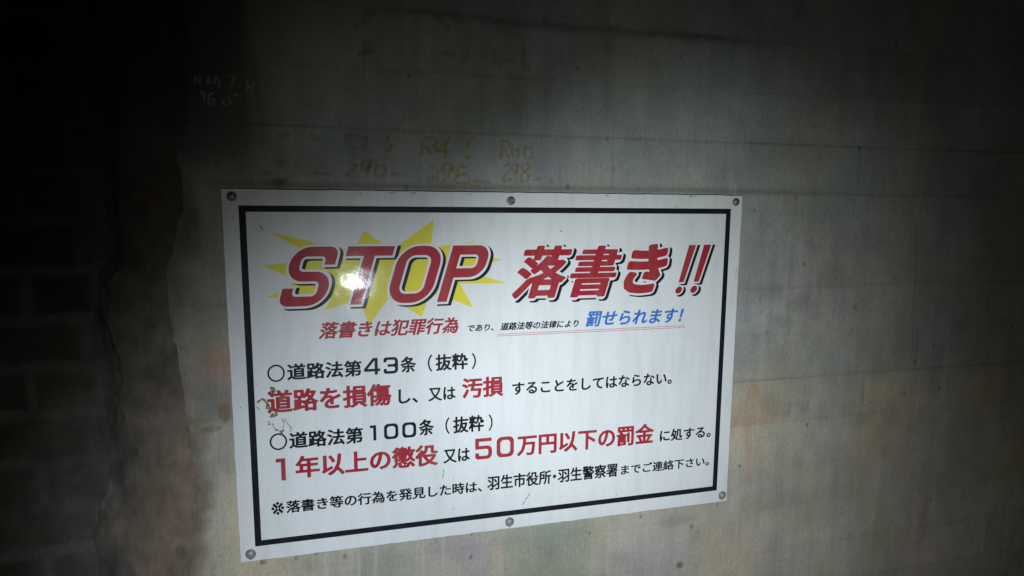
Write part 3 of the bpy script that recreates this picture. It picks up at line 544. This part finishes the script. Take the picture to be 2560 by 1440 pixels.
# ------------------------------------------------------------------ chalk and crayon writing on the wall
def ribbon(strokes, width, y, seed=0, jitter=0.25, smooth=True, sub=6):
    rr = random.Random(seed); V = []; F = []
    layer = 0
    for s in strokes:
        p = [Vector((a, b)) for a, b in s]
        if smooth and len(p) > 2:
            dense = []
            for i in range(len(p) - 1):
                p0 = p[max(i - 1, 0)]; p1 = p[i]; p2 = p[i + 1]; p3 = p[min(i + 2, len(p) - 1)]
                for k in range(sub):
                    t = k / sub
                    dense.append(0.5 * ((2 * p1) + (p2 - p0) * t + (2 * p0 - 5 * p1 + 4 * p2 - p3) * t * t + (3 * p1 - p0 - 3 * p2 + p3) * t ** 3))
            dense.append(p[-1]); p = dense
        elif len(p) == 2:
            p = [p[0].lerp(p[1], k / 6) for k in range(7)]
        n0 = len(V); layer += 1
        for i, c in enumerate(p):
            t = (p[min(i + 1, len(p) - 1)] - p[max(i - 1, 0)])
            t = t.normalized() if t.length > 1e-9 else Vector((1, 0))
            nrm = Vector((-t.y, t.x)); w = width * 0.5 * (1 + jitter * (rr.random() * 2 - 1))
            if i in (0, len(p) - 1): w *= 0.6
            yy = y - 0.00012 * layer
            V.append((c.x + nrm.x * w, yy, c.y + nrm.y * w + SIGN_Z)); V.append((c.x - nrm.x * w, yy, c.y - nrm.y * w + SIGN_Z))
        for i in range(len(p) - 1):
            a = n0 + 2 * i
            F.append((a, a + 1, a + 3, a + 2))
    return V, F
def writing(name, strokes, width, mat, parent, y, seed=0, label=None, jitter=0.25, gap=0.014):
    groups = []                                    # strokes lying close together form one note
    for s in strokes:
        near = [q for q in groups if any(min(math.hypot(a[0] - c[0], a[1] - c[1]) for a in mid_pts(s) for c in mid_pts(t)) < gap for t in q)]
        groups = [q for q in groups if q not in near] + [[s] + [t for q in near for t in q]]
    for k_, q in enumerate(groups):
        note(name, q, width, mat, parent, y, seed + 10 * k_, label, jitter)
def mid_pts(s):
    return [(s[i][0] + (s[i + 1][0] - s[i][0]) * t / 4, s[i][1] + (s[i + 1][1] - s[i][1]) * t / 4) for i in range(len(s) - 1) for t in range(5)]
def note(name, strokes, width, mat, parent, y, seed, label, jitter):
    v, f = ribbon(strokes, width, y, seed, jitter)
    o = link(name, mesh_from(name, v, f), mat, parent)
    if label: o["label"] = label
    return o
mid = lambda s: sum(p[0] for p in s) / len(s)
YW = -0.0042
writing("crayon_note", [s for s in CHALK_YELLOW if mid(s) < -0.012], 0.0072, M_CHALK_Y, concrete_wall, YW, 1, "yellow crayon note reading R4.6 over 296")
writing("crayon_note", [s for s in CHALK_YELLOW if mid(s) >= -0.012], 0.0058, M_CHALK_Y, concrete_wall, YW, 2, "yellow crayon note reading R6.6 over 298")
writing("crayon_note", [s for s in CHALK_FADED if mid(s) > -0.36], 0.0075, M_CHALK_F, concrete_wall, YW, 3, "rubbed-out yellow crayon note left of the readable ones")
writing("crayon_note", [s for s in CHALK_FADED if mid(s) <= -0.36], 0.0085, M_CHALK_F, concrete_wall, YW, 4, "almost vanished yellow crayon note at the far left")
writing("crayon_note", CHALK_UPPER, 0.012, M_CHALK_U, concrete_wall, YW, 5, "faint yellow crayon marks higher up the wall")
writing("chalk_note", CHALK_WHITE, 0.0045, M_CHALK_W, concrete_wall, YW, 6, "faint white chalk letters and numbers high at the left")
writing("chalk_note", CHALK_LOW, 0.0034, M_CHALK_W, concrete_wall, YW, 7, "tiny white chalk scribble just below the sign")

# ------------------------------------------------------------------ the sign
sign = bpy.data.objects.new("warning_sign", None); COL.objects.link(sign)
sign.location = (0, 0, SIGN_Z)
tag(sign, "white bolted sign with red STOP on a yellow burst and lines of Japanese text", "sign")
def sub(name, me, mat, parent=None):
    o = link(name, me, mat, parent or sign)
    return o
W2, H2 = 0.600, 0.402
YF = -0.0072                       # front face of the panel
rp = random.Random(12)
bm = bmesh.new()
# outline with slightly ragged, hand-cut edges
outline = []
def ragged(a, b, n):
    for i in range(n):
        t = i / n
        j = 0.0006 * (rp.random() * 2 - 1) if 0 < i else 0
        d = (Vector(b) - Vector(a)).normalized(); nn = Vector((-d.y, d.x))
        p = Vector(a).lerp(Vector(b), t) + nn * j
        outline.append((p.x, p.y))
ragged((-W2, -H2), (W2, -H2), 60); ragged((W2, -H2), (W2, H2), 40); ragged((W2, H2), (-W2, H2), 60); ragged((-W2, H2), (-W2, -H2), 40)
def prism(bm, loop, y0, y1, chamfer=0.0004):
    n = len(loop)
    cx = sum(p[0] for p in loop) / n; cz = sum(p[1] for p in loop) / n
    back = [bm.verts.new((x, y1, z)) for x, z in loop]
    midv = [bm.verts.new((x, y0 + chamfer, z)) for x, z in loop]
    frv = [bm.verts.new((x - math.copysign(chamfer, x - cx), y0, z - math.copysign(chamfer, z - cz))) for x, z in loop]
    for i in range(n):
        j = (i + 1) % n
        bm.faces.new((back[i], back[j], midv[j], midv[i])); bm.faces.new((midv[i], midv[j], frv[j], frv[i]))
    bm.faces.new(frv); bm.faces.new(back[::-1])
prism(bm, outline, YF, YF + 0.0030)
bmesh.ops.recalc_face_normals(bm, faces=bm.faces)
me = bpy.data.meshes.new("panel"); bm.to_mesh(me); bm.free()
sub("panel", me, M_PANEL)

def flat(polys, y):
    """filled flat print from closed outlines (holes by even-odd), lying on the panel"""
    cu = bpy.data.curves.new("tmp", 'CURVE'); cu.dimensions = '2D'; cu.fill_mode = 'BOTH'
    for pl in polys:
        s = cu.splines.new('POLY'); s.points.add(len(pl) - 1)
        for i, (x, z) in enumerate(pl): s.points[i].co = (x, z, 0, 1)
        s.use_cyclic_u = True
    ob = bpy.data.objects.new("tmp", cu); COL.objects.link(ob)
    dg = bpy.context.evaluated_depsgraph_get(); dg.update()
    m = bpy.data.meshes.new_from_object(ob.evaluated_get(dg))
    v = [tuple(q.co) for q in m.vertices]; f = [tuple(p.vertices) for p in m.polygons]
    bpy.data.objects.remove(ob); bpy.data.curves.remove(cu); bpy.data.meshes.remove(m)
    return [(a, y, b) for a, b, _ in v], f
class Sheet:
    """collects flat print shapes of one part"""
    def __init__(self): self.v = []; self.f = []
    def add(self, v, f):
        n = len(self.v); self.v += list(v); self.f += [tuple(i + n for i in q) for q in f]
    def build(self, name, mat, label=None):
        me = mesh_from(name, self.v, self.f)
        b = bmesh.new(); b.from_mesh(me)
        for q in b.faces:
            q.normal_update()
            if q.normal.y > 0: q.normal_flip()
        b.to_mesh(me); b.free()
        o = sub(name, me, mat)
        if label: o["label"] = label
        return o

# --- black frame line
def rect(x, z): return [(-x, -z), (x, -z), (x, z), (-x, z)]
s = Sheet(); s.add(*flat([rect(0.5690, 0.3690), rect(0.5558, 0.3562)], YF - 0.0002)); s.build("frame_line", INK["black"])
# --- yellow starburst
s = Sheet(); s.add(*flat([BURST], YF - 0.0002)); s.build("starburst", INK["yellow"])

# --- constructed letters: polygons with rounded corners that can be grown
def grown(ctrl, e):
    n = len(ctrl); area = sum(ctrl[i][0] * ctrl[(i + 1) % n][1] - ctrl[(i + 1) % n][0] * ctrl[i][1] for i in range(n))
    res = []
    for i in range(n):
        p0 = Vector(ctrl[i - 1][:2]); p1 = Vector(ctrl[i][:2]); p2 = Vector(ctrl[(i + 1) % n][:2]); r = ctrl[i][2]
        d1 = (p1 - p0).normalized(); d2 = (p2 - p1).normalized()
        sg = 1 if area > 0 else -1
        n1_ = Vector((d1.y, -d1.x)) * sg; n2_ = Vector((d2.y, -d2.x)) * sg
        m = (n1_ + n2_); m = m / max(m.dot(n1_), 0.35)
        convex = (d1.x * d2.y - d1.y * d2.x) * sg > 0
        r2 = (r + e if r > 0 else max(e * 0.25, 0)) if convex else max(r - e, 0)
        q = p1 + m * e
        res.append((q.x, q.y, r2))
    return res
def rounded(ctrl):
    n = len(ctrl); out = []
    for i in range(n):
        p0 = Vector(ctrl[i - 1][:2]); p1 = Vector(ctrl[i][:2]); p2 = Vector(ctrl[(i + 1) % n][:2]); r = ctrl[i][2]
        if r <= 1e-6: out.append((p1.x, p1.y)); continue
        d0 = (p0 - p1); d2 = (p2 - p1)
        rr_ = min(r, d0.length * 0.5, d2.length * 0.5)
        a = p1 + d0.normalized() * rr_; b = p1 + d2.normalized() * rr_
        for k in range(9):
            t = k / 8; h = 0.5523
            c1 = a.lerp(p1, h); c2 = b.lerp(p1, h)
            q = a * (1 - t) ** 3 + c1 * 3 * t * (1 - t) ** 2 + c2 * 3 * t * t * (1 - t) + b * t ** 3
            out.append((q.x, q.y))
    return out
def letter(ch, x0, x1, z0, z1, t, R, r, th=None):
    W = x1 - x0; H = z1 - z0; th = th or t; m = H * 0.5
    if ch == 'S':
        P = [[(0, 0, R), (W, 0, R), (W, m + th / 2, R * .9), (t, m + th / 2, r), (t, H - th, r), (W - t, H - th, r), (W - t, H * .695, 0), (W, H * .695, 0),
              (W, H, R), (0, H, R), (0, m - th / 2, R * .9), (W - t, m - th / 2, r), (W - t, th, r), (t, th, r), (t, H * .305, 0), (0, H * .305, 0)]]
    elif ch == 'T':
        c = (W - t * 1.04) / 2 - W * 0.10 + W * 0.10
        P = [[(c, 0, 0), (c + t * 1.06, 0, 0), (c + t * 1.06, H - th, 0), (W, H - th, 0), (W, H, 0), (0, H, 0), (0, H - th, 0), (c, H - th, 0)]]
    elif ch in 'O0':
        P = [[(0, 0, R), (W, 0, R), (W, H, R), (0, H, R)], [(t, th, r * 1.6), (t, H - th, r * 1.6), (W - t, H - th, r * 1.6), (W - t, th, r * 1.6)]]
    elif ch == 'P':
        b = H * 0.43
        P = [[(0, 0, 0), (t, 0, 0), (t, b, 0), (W, b, R), (W, H, R * .7), (0, H, 0)], [(t, b + th, 0), (t, H - th, 0), (W - t, H - th, r), (W - t, b + th, r)]]
    elif ch == '1':
        P = [[(W - t, 0, 0), (W, 0, 0), (W, H, 0), (0, H, 0), (0, H - th, 0), (W - t, H - th, 0)]]
    elif ch == '3':
        P = [[(0, 0, R), (W, 0, R), (W, H, R), (0, H, R), (0, H * .70, 0), (t, H * .70, 0), (t, H - th, r), (W - t, H - th, r), (W - t, m + th / 2, r), (W * .28, m + th / 2, 0),
              (W * .28, m - th / 2, 0), (W - t, m - th / 2, r), (W - t, th, r), (t, th, r), (t, H * .30, 0), (0, H * .30, 0)]]
    elif ch == '5':
        k = H * .64
        P = [[(0, 0, R), (W, 0, R), (W, k, R), (t, k, 0), (t, H - th, 0), (W * .98, H - th, 0), (W * .98, H, 0), (0, H, 0), (0, k - th, 0), (W - t, k - th, r), (W - t, th, r), (t, th, r), (t, H * .30, 0), (0, H * .30, 0)]]
    elif ch == '4':
        a = W * .66; z = H * .20
        P = [[(a, 0, 0), (a + t, 0, 0), (a + t, z, 0), (W, z, 0), (W, z + th, 0), (a + t, z + th, 0), (a + t, H, 0), (W * .56, H, 0), (0, z + th, 0), (0, z, 0), (a, z, 0)],
             [(a, z + th, 0), (a, H - th * .9, 0), (W * .21, z + th, 0)]]
    return [[(x + x0, zq + z0, rr_) for x, zq, rr_ in pl] for pl in P]
def shear(pl, k, zb): return [(x + k * (z - zb), z) for x, z in pl]
def draw_letter(sheet, ctrl, e, k, zb, y, dx=0, dz=0):
    loops = []
    for i, pl in enumerate(ctrl):
        g_ = grown(pl, e if i == 0 else e)
        if i > 0:                                  # a counter shrinks when the letter grows
            g_ = grown(pl, -e)
        loops.append([(a + dx, b + dz) for a, b in shear(rounded(g_), k, zb)])
    sheet.add(*flat(loops, y))

# --- glyphs of the built-in font, emboldened through a distance field
_glyphs = {}
def glyph_edges(ch):
    if ch in _glyphs: return _glyphs[ch]
    cu = bpy.data.curves.new("tmp", 'FONT'); cu.body = ch; cu.size = 1.0; cu.resolution_u = 3
    ob = bpy.data.objects.new("tmp", cu); COL.objects.link(ob)
    dg = bpy.context.evaluated_depsgraph_get(); dg.update()
    m = bpy.data.meshes.new_from_object(ob.evaluated_get(dg))
    co = np.array([q.co[:2] for q in m.vertices]); cnt = {}
    for p in m.polygons:
        vs = list(p.vertices)
        for a, b in zip(vs, vs[1:] + vs[:1]):
            k = (min(a, b), max(a, b)); cnt[k] = cnt.get(k, 0) + 1
    E = np.array([(co[a], co[b]) for (a, b), c in cnt.items() if c == 1])
    bpy.data.objects.remove(ob); bpy.data.curves.remove(cu); bpy.data.meshes.remove(m)
    _glyphs[ch] = E
    return E
_fields = {}
def glyph_field(ch, res, an):
    if (ch, res, an) in _fields: return _fields[(ch, res, an)]
    E = glyph_edges(ch)
    lo = E.reshape(-1, 2).min(0) - 0.16; hi = E.reshape(-1, 2).max(0) + 0.16
    gx_ = np.arange(lo[0], hi[0], 1 / res) + 1e-5; gy_ = np.arange(lo[1], hi[1], 1 / res) + 1e-5
    GX, GY = np.meshgrid(gx_, gy_); D = np.full(GX.shape, 9.0); inside = np.zeros(GX.shape, bool)
    for (ax, ay), (bx_, by_) in E:
        ux_, uy_ = bx_ - ax, by_ - ay; LL = ux_ * ux_ + uy_ * uy_ * an * an + 1e-14
        t = np.clip(((GX - ax) * ux_ + (GY - ay) * uy_ * an * an) / LL, 0, 1)
        D = np.minimum(D, (GX - ax - t * ux_) ** 2 + (GY - ay - t * uy_) ** 2 * an * an)
        if (ay > by_) != (ay < by_) or ay != by_:
            cr_ = ((ay > GY) != (by_ > GY))
            xi = ax + (GY - ay) * ux_ / (uy_ if abs(uy_) > 1e-12 else 1e-12)
            inside ^= cr_ & (GX < xi)
    S_ = np.where(inside, -1, 1) * np.sqrt(D)
    _fields[(ch, res, an)] = (gx_, gy_, S_)
    return _fields[(ch, res, an)]
def glyph_mesh(ch, weight, res, an=1.0):
    """marching squares over the distance field: every outline point moves outwards by `weight` em"""
    gx_, gy_, S_ = glyph_field(ch, res, an)
    F = S_ - weight; ins = F < 0
    V = []; Q = []; key = {}
    def pt(i, j):
        k = (i, j)
        if k not in key: key[k] = len(V); V.append((gx_[j], gy_[i]))
        return key[k]
    def cross(i, j, i2, j2):
        k = (i, j, i2, j2) if (i, j) < (i2, j2) else (i2, j2, i, j)
        if k not in key:
            a, b = F[i, j], F[i2, j2]; t = a / (a - b)
            key[k] = len(V); V.append((gx_[j] + (gx_[j2] - gx_[j]) * t, gy_[i] + (gy_[i2] - gy_[i]) * t))
        return key[k]
    s4 = ins[:-1, :-1].astype(int) + ins[:-1, 1:] + ins[1:, 1:] + ins[1:, :-1]
    for i in range(s4.shape[0]):
        j = 0; row_ = s4[i]
        while j < len(row_):
            c = row_[j]
            if c == 0: j += 1; continue
            if c == 4:
                j0 = j
                while j < len(row_) and row_[j] == 4: j += 1
                Q.append((pt(i, j0), pt(i, j), pt(i + 1, j), pt(i + 1, j0)))
                continue
            cs = [(i, j), (i, j + 1), (i + 1, j + 1), (i + 1, j)]; poly = []
            for k in range(4):
                a = cs[k]; b = cs[(k + 1) % 4]
                if ins[a]: poly.append(pt(*a))
                if ins[a] != ins[b]: poly.append(cross(*a, *b))
            if len(poly) >= 3: Q.append(tuple(poly))
            j += 1
    return np.array(V), Q
NARROW = {"、": 0.62, "。": 0.62, "・": 0.52}
def layout(text, weight, res, an=1.0):
    x = 0; parts = []
    for ch in text:
        V, Q = glyph_mesh(ch, weight, res, an)
        parts.append((V + np.array([x - (0.24 if ch == '・' else 0), 0]), Q)); x += NARROW.get(ch, 1.0)
    return parts
def set_text(sheet, text, weight, k, x0, x1, z0, z1, y, res=56, extra=0.0, dx=0, dz=0, an=1.5):
    parts = layout(text, weight, res, an)
    allv = np.concatenate([p[0] for p in parts]); lo = allv.min(0); hi = allv.max(0)
    sx = (x1 - x0) / (hi[0] - lo[0]); sz = (z1 - z0) / (hi[1] - lo[1])
    if extra: parts = layout(text, weight * (0.5 + 0.5 / an) + extra / (0.5 * (sx + sz)), res)
    for V, Q in parts:
        X = x0 + (V[:, 0] - lo[0]) * sx; Z = z0 + (V[:, 1] - lo[1]) * sz
        X = X + k * (Z - z0)
        sheet.add([(a + dx, y, b + dz) for a, b in zip(X, Z)], Q)

# --- headline: black drop, white outline, red face
KS = 0.30; ZB = 0.1577; ZT = 0.2838
STOP = [('S', -0.5025, -0.4100), ('T', -0.3930, -0.2944), ('O', -0.2816, -0.1845), ('P', -0.1672, -0.0793)]
OUT = 0.0050; DX, DZ = 0.0066, -0.0040
drop, halo_, face = Sheet(), Sheet(), Sheet()
for n_, (ch, a, b) in enumerate(STOP):
    ctrl = letter(ch, a, b, ZB, ZT, 0.0218, 0.042, 0.0105, 0.0207)
    draw_letter(drop, ctrl, OUT, KS, ZB, YF - 0.0004 - 0.00002 * n_, DX, DZ)
    draw_letter(halo_, ctrl, OUT, KS, ZB, YF - 0.0006 - 0.00002 * n_)
    draw_letter(face, ctrl, 0.0, KS, ZB, YF - 0.0008)
hl = [(c, q) for c, *q in HEAD]; HW = {'落': 0.040, '書': 0.046, 'き': 0.050}; HA = {'落': 1.7, '書': 2.5, 'き': 1.15}
for n_, (ch, (a, b, c, d)) in enumerate(hl):
    o_ = 0.00002 * (n_ + 4)
    set_text(drop, ch, HW[ch], KS, a, b, c, d, YF - 0.0004 - o_, 96, 0.0048, DX * 1.05, DZ, an=HA[ch])
    set_text(halo_, ch, HW[ch], KS, a, b, c, d, YF - 0.0006 - o_, 96, 0.0048, an=HA[ch])
    set_text(face, ch, HW[ch], KS, a, b, c, d, YF - 0.0008, 96, an=HA[ch])
for n_, (a, b, c, d) in enumerate(BANG):
    w = b - a; ht = d - c; cx = (a + b) / 2
    bar = [(cx - w * .36, c + ht * .235, 0), (cx + w * .36, c + ht * .235, 0), (cx + w * .50, d, 0), (cx - w * .50, d, 0)]
    dot = [(cx - w * .46, c, w * .46), (cx + w * .46, c, w * .46), (cx + w * .46, c + w * .92, w * .46), (cx - w * .46, c + w * .92, w * .46)]
    for ctrl in ([bar], [dot]):
        draw_letter(face, ctrl, 0, KS, c, YF - 0.0008)
    draw_letter(halo_, [bar], OUT * .8, KS, c, YF - 0.00076 - 0.00002 * n_); draw_letter(halo_, [dot], OUT * .8, KS, c, YF - 0.00077 - 0.00002 * n_)
    draw_letter(drop, [bar], OUT * .8, KS, c, YF - 0.00056 - 0.00002 * n_, DX, DZ); draw_letter(drop, [dot], OUT * .8, KS, c, YF - 0.00057 - 0.00002 * n_, DX, DZ)
drop.build("headline_shadow", INK["black"]); halo_.build("headline_outline", INK["white"]); face.build("headline_lettering", INK["red"])

# --- text lines: every run of one colour and size is a part
for text, colour, wt, k, x0, x1, z0, z1 in RUNS:
    s = Sheet(); set_text(s, text, wt, k, x0, x1, z0, z1, YF - 0.0004)
    s.build("text_run", INK[colour])
def digits(items, colour, t):
    s = Sheet()
    for ch, col_, _, x0, x1, z0, z1 in items:
        draw_letter(s, letter(ch, x0, x1, z0, z1, t, (x1 - x0) * .30, (x1 - x0) * .13, t * .9), 0, 0, z0, YF - 0.0004)
    s.build("numeral", INK[colour])
digits(DIGITS[0:2], "black", 0.0066); digits(DIGITS[2:5], "black", 0.0066)
digits(DIGITS[5:6], "red", 0.0092); digits(DIGITS[6:8], "red", 0.0090)
for c0, c1, c2 in CIRCLES:
    ra = abs(c1[0] - c0[0]); rb = abs(c2[1] - c0[1]); s = Sheet()
    ring = lambda f: [(c0[0] + (ra - f) * math.cos(i * math.tau / 48), c0[1] + (rb - f) * math.sin(i * math.tau / 48)) for i in range(48)]
    s.add(*flat([ring(0), ring(0.0036)], YF - 0.0004)); s.build("bullet_ring", INK["black"])
for a, b in UNDERLINES:
    s = Sheet(); s.add(*flat([[(a[0], a[1] - .0008), (b[0], b[1] - .0008), (b[0], b[1] + .0008), (a[0], a[1] + .0008)]], YF - 0.0004))
    s.build("underline", INK["pink"])

# --- dried mud and grime stuck to the face
def smear(name, strokes, width, mat, seed, label):
    for n_, s_ in enumerate(strokes):
        v, f = ribbon([s_], width, YF - 0.0012 - 0.00005 * n_, seed + n_, 0.6)
        o = sub(name, mesh_from(name, [(x, y, z - SIGN_Z) for x, y, z in v], f), mat); o["label"] = label
smear("mud_smear", MUD, 0.0048, M_MUD, 31, "flake of the brown mud trail over the left end of the red line")
smear("grime_smear", GREY, 0.0026, M_SOOT, 32, "grey scuff beside the mud trail")
smear("grime_smear", [[(-0.0435, 0.347 - .715), (-0.042, 0.352 - .715)], [(-0.155, -0.235), (-0.157, -0.258)], [(0.055, -0.317), (0.035, -0.345)], [(-0.53, 0.329), (-0.522, 0.318)], [(0.118, 0.318), (0.127, 0.312)],
     [(0.28, -0.345), (0.285, -0.35)], [(-0.10, 0.398), (-0.085, 0.396)], [(-0.33, 0.3985), (-0.325, 0.394)], [(-0.27, 0.3975), (-0.255, 0.398)], [(-0.225, 0.397), (-0.21, 0.3985)], [(0.23, 0.3985), (0.24, 0.396)], [(0.45, 0.398), (0.47, 0.3975)],
     [(0.41, 0.375), (0.425, 0.37)], [(0.567, 0.335), (0.563, 0.345)], [(0.591, 0.20), (0.593, 0.22)], [(-0.585, -0.055), (-0.583, -0.053)]], 0.0022, M_SOOT, 33, "small grey scuff on the white face")

# --- bolts
def lathe(bm, prof, seg=28):
    rings = []
    for r, y in prof:
        rings.append([bm.verts.new((r * math.cos(i * math.tau / seg), y, r * math.sin(i * math.tau / seg))) for i in range(seg)] if r > 1e-6 else [bm.verts.new((0, y, 0))])
    for a, b in zip(rings[:-1], rings[1:]):
        for i in range(seg):
            j = (i + 1) % seg
            if len(a) == 1: bm.faces.new((a[0], b[j], b[i]))
            elif len(b) == 1: bm.faces.new((a[i], a[j], b[0]))
            else: bm.faces.new((a[i], a[j], b[j], b[i]))
def lathe_mesh(name, prof):
    bm = bmesh.new(); lathe(bm, prof); bmesh.ops.recalc_face_normals(bm, faces=bm.faces)
    me = bpy.data.meshes.new(name); bm.to_mesh(me); bm.free()
    for p in me.polygons: p.use_smooth = True
    return me
dome = lathe_mesh("bolt", [(0.0080, 0.0), (0.0080, -0.0016), (0.0074, -0.0034), (0.0058, -0.0050), (0.0032, -0.0060), (0, -0.0063)])
dome_pale = dome.copy()
M_PALE = metal('weathered_zinc', (0.42, 0.42, 0.42), 0.5, 0.3)
socket = lathe_mesh("bolt", [(0.0070, 0.0), (0.0070, -0.0062), (0.0064, -0.0070), (0.0048, -0.0070), (0.0044, -0.0064), (0.0042, -0.0030), (0.0, -0.0026)])
wash = lathe_mesh("washer", [(0.0, 0.0), (0.0098, 0.0), (0.0101, -0.0006), (0.0099, -0.0014), (0.0092, -0.0018), (0.0, -0.0018)])
tear = lambda s_: [(s_ * 0.0112 * math.sin(a) * (1 if abs(a) < 2.2 else (math.pi - abs(a)) / (math.pi - 2.2) * 0.9 + 0.1), s_ * 0.0112 * math.cos(a) * (1 if math.cos(a) > -0.5 else 1.28)) for a in [(-math.pi + i * math.tau / 40) for i in range(40)]]
for i, (px, pz, kind) in enumerate([(-0.5805, 0.3870, 'd'), (0.0024, 0.3835, 's'), (0.5816, 0.3860, 'd'), (0.5862, -0.3835, 'l'), (0.0040, -0.3835, 'l'), (-0.5788, -0.3835, 'l')]):
    me = (socket if kind == 's' else dome)
    o = bpy.data.objects.new("bolt", me); COL.objects.link(o); o.parent = sign
    if kind == 'l':
        me = dome_pale
    o.data = me
    if not me.materials: me.materials.append(M_PALE if kind == 'l' else M_BOLT)
    o.location = (px, YF - 0.0018, pz); o.rotation_euler = (0, rp.uniform(0, 6), 0)
    w_ = bpy.data.objects.new("washer", wash); COL.objects.link(w_); w_.parent = o
    if not wash.materials: wash.materials.append(M_WASHER)
    w_.location = (0, 0.0018, 0)
    if kind == 'l':
        v = [(px + a, YF - 0.0007, pz - 0.001 + b) for a, b in tear(1.0)]
        g_ = sub("rain_stain", mesh_from("rain_stain", v, [tuple(range(len(v)))]), M_GRIME)
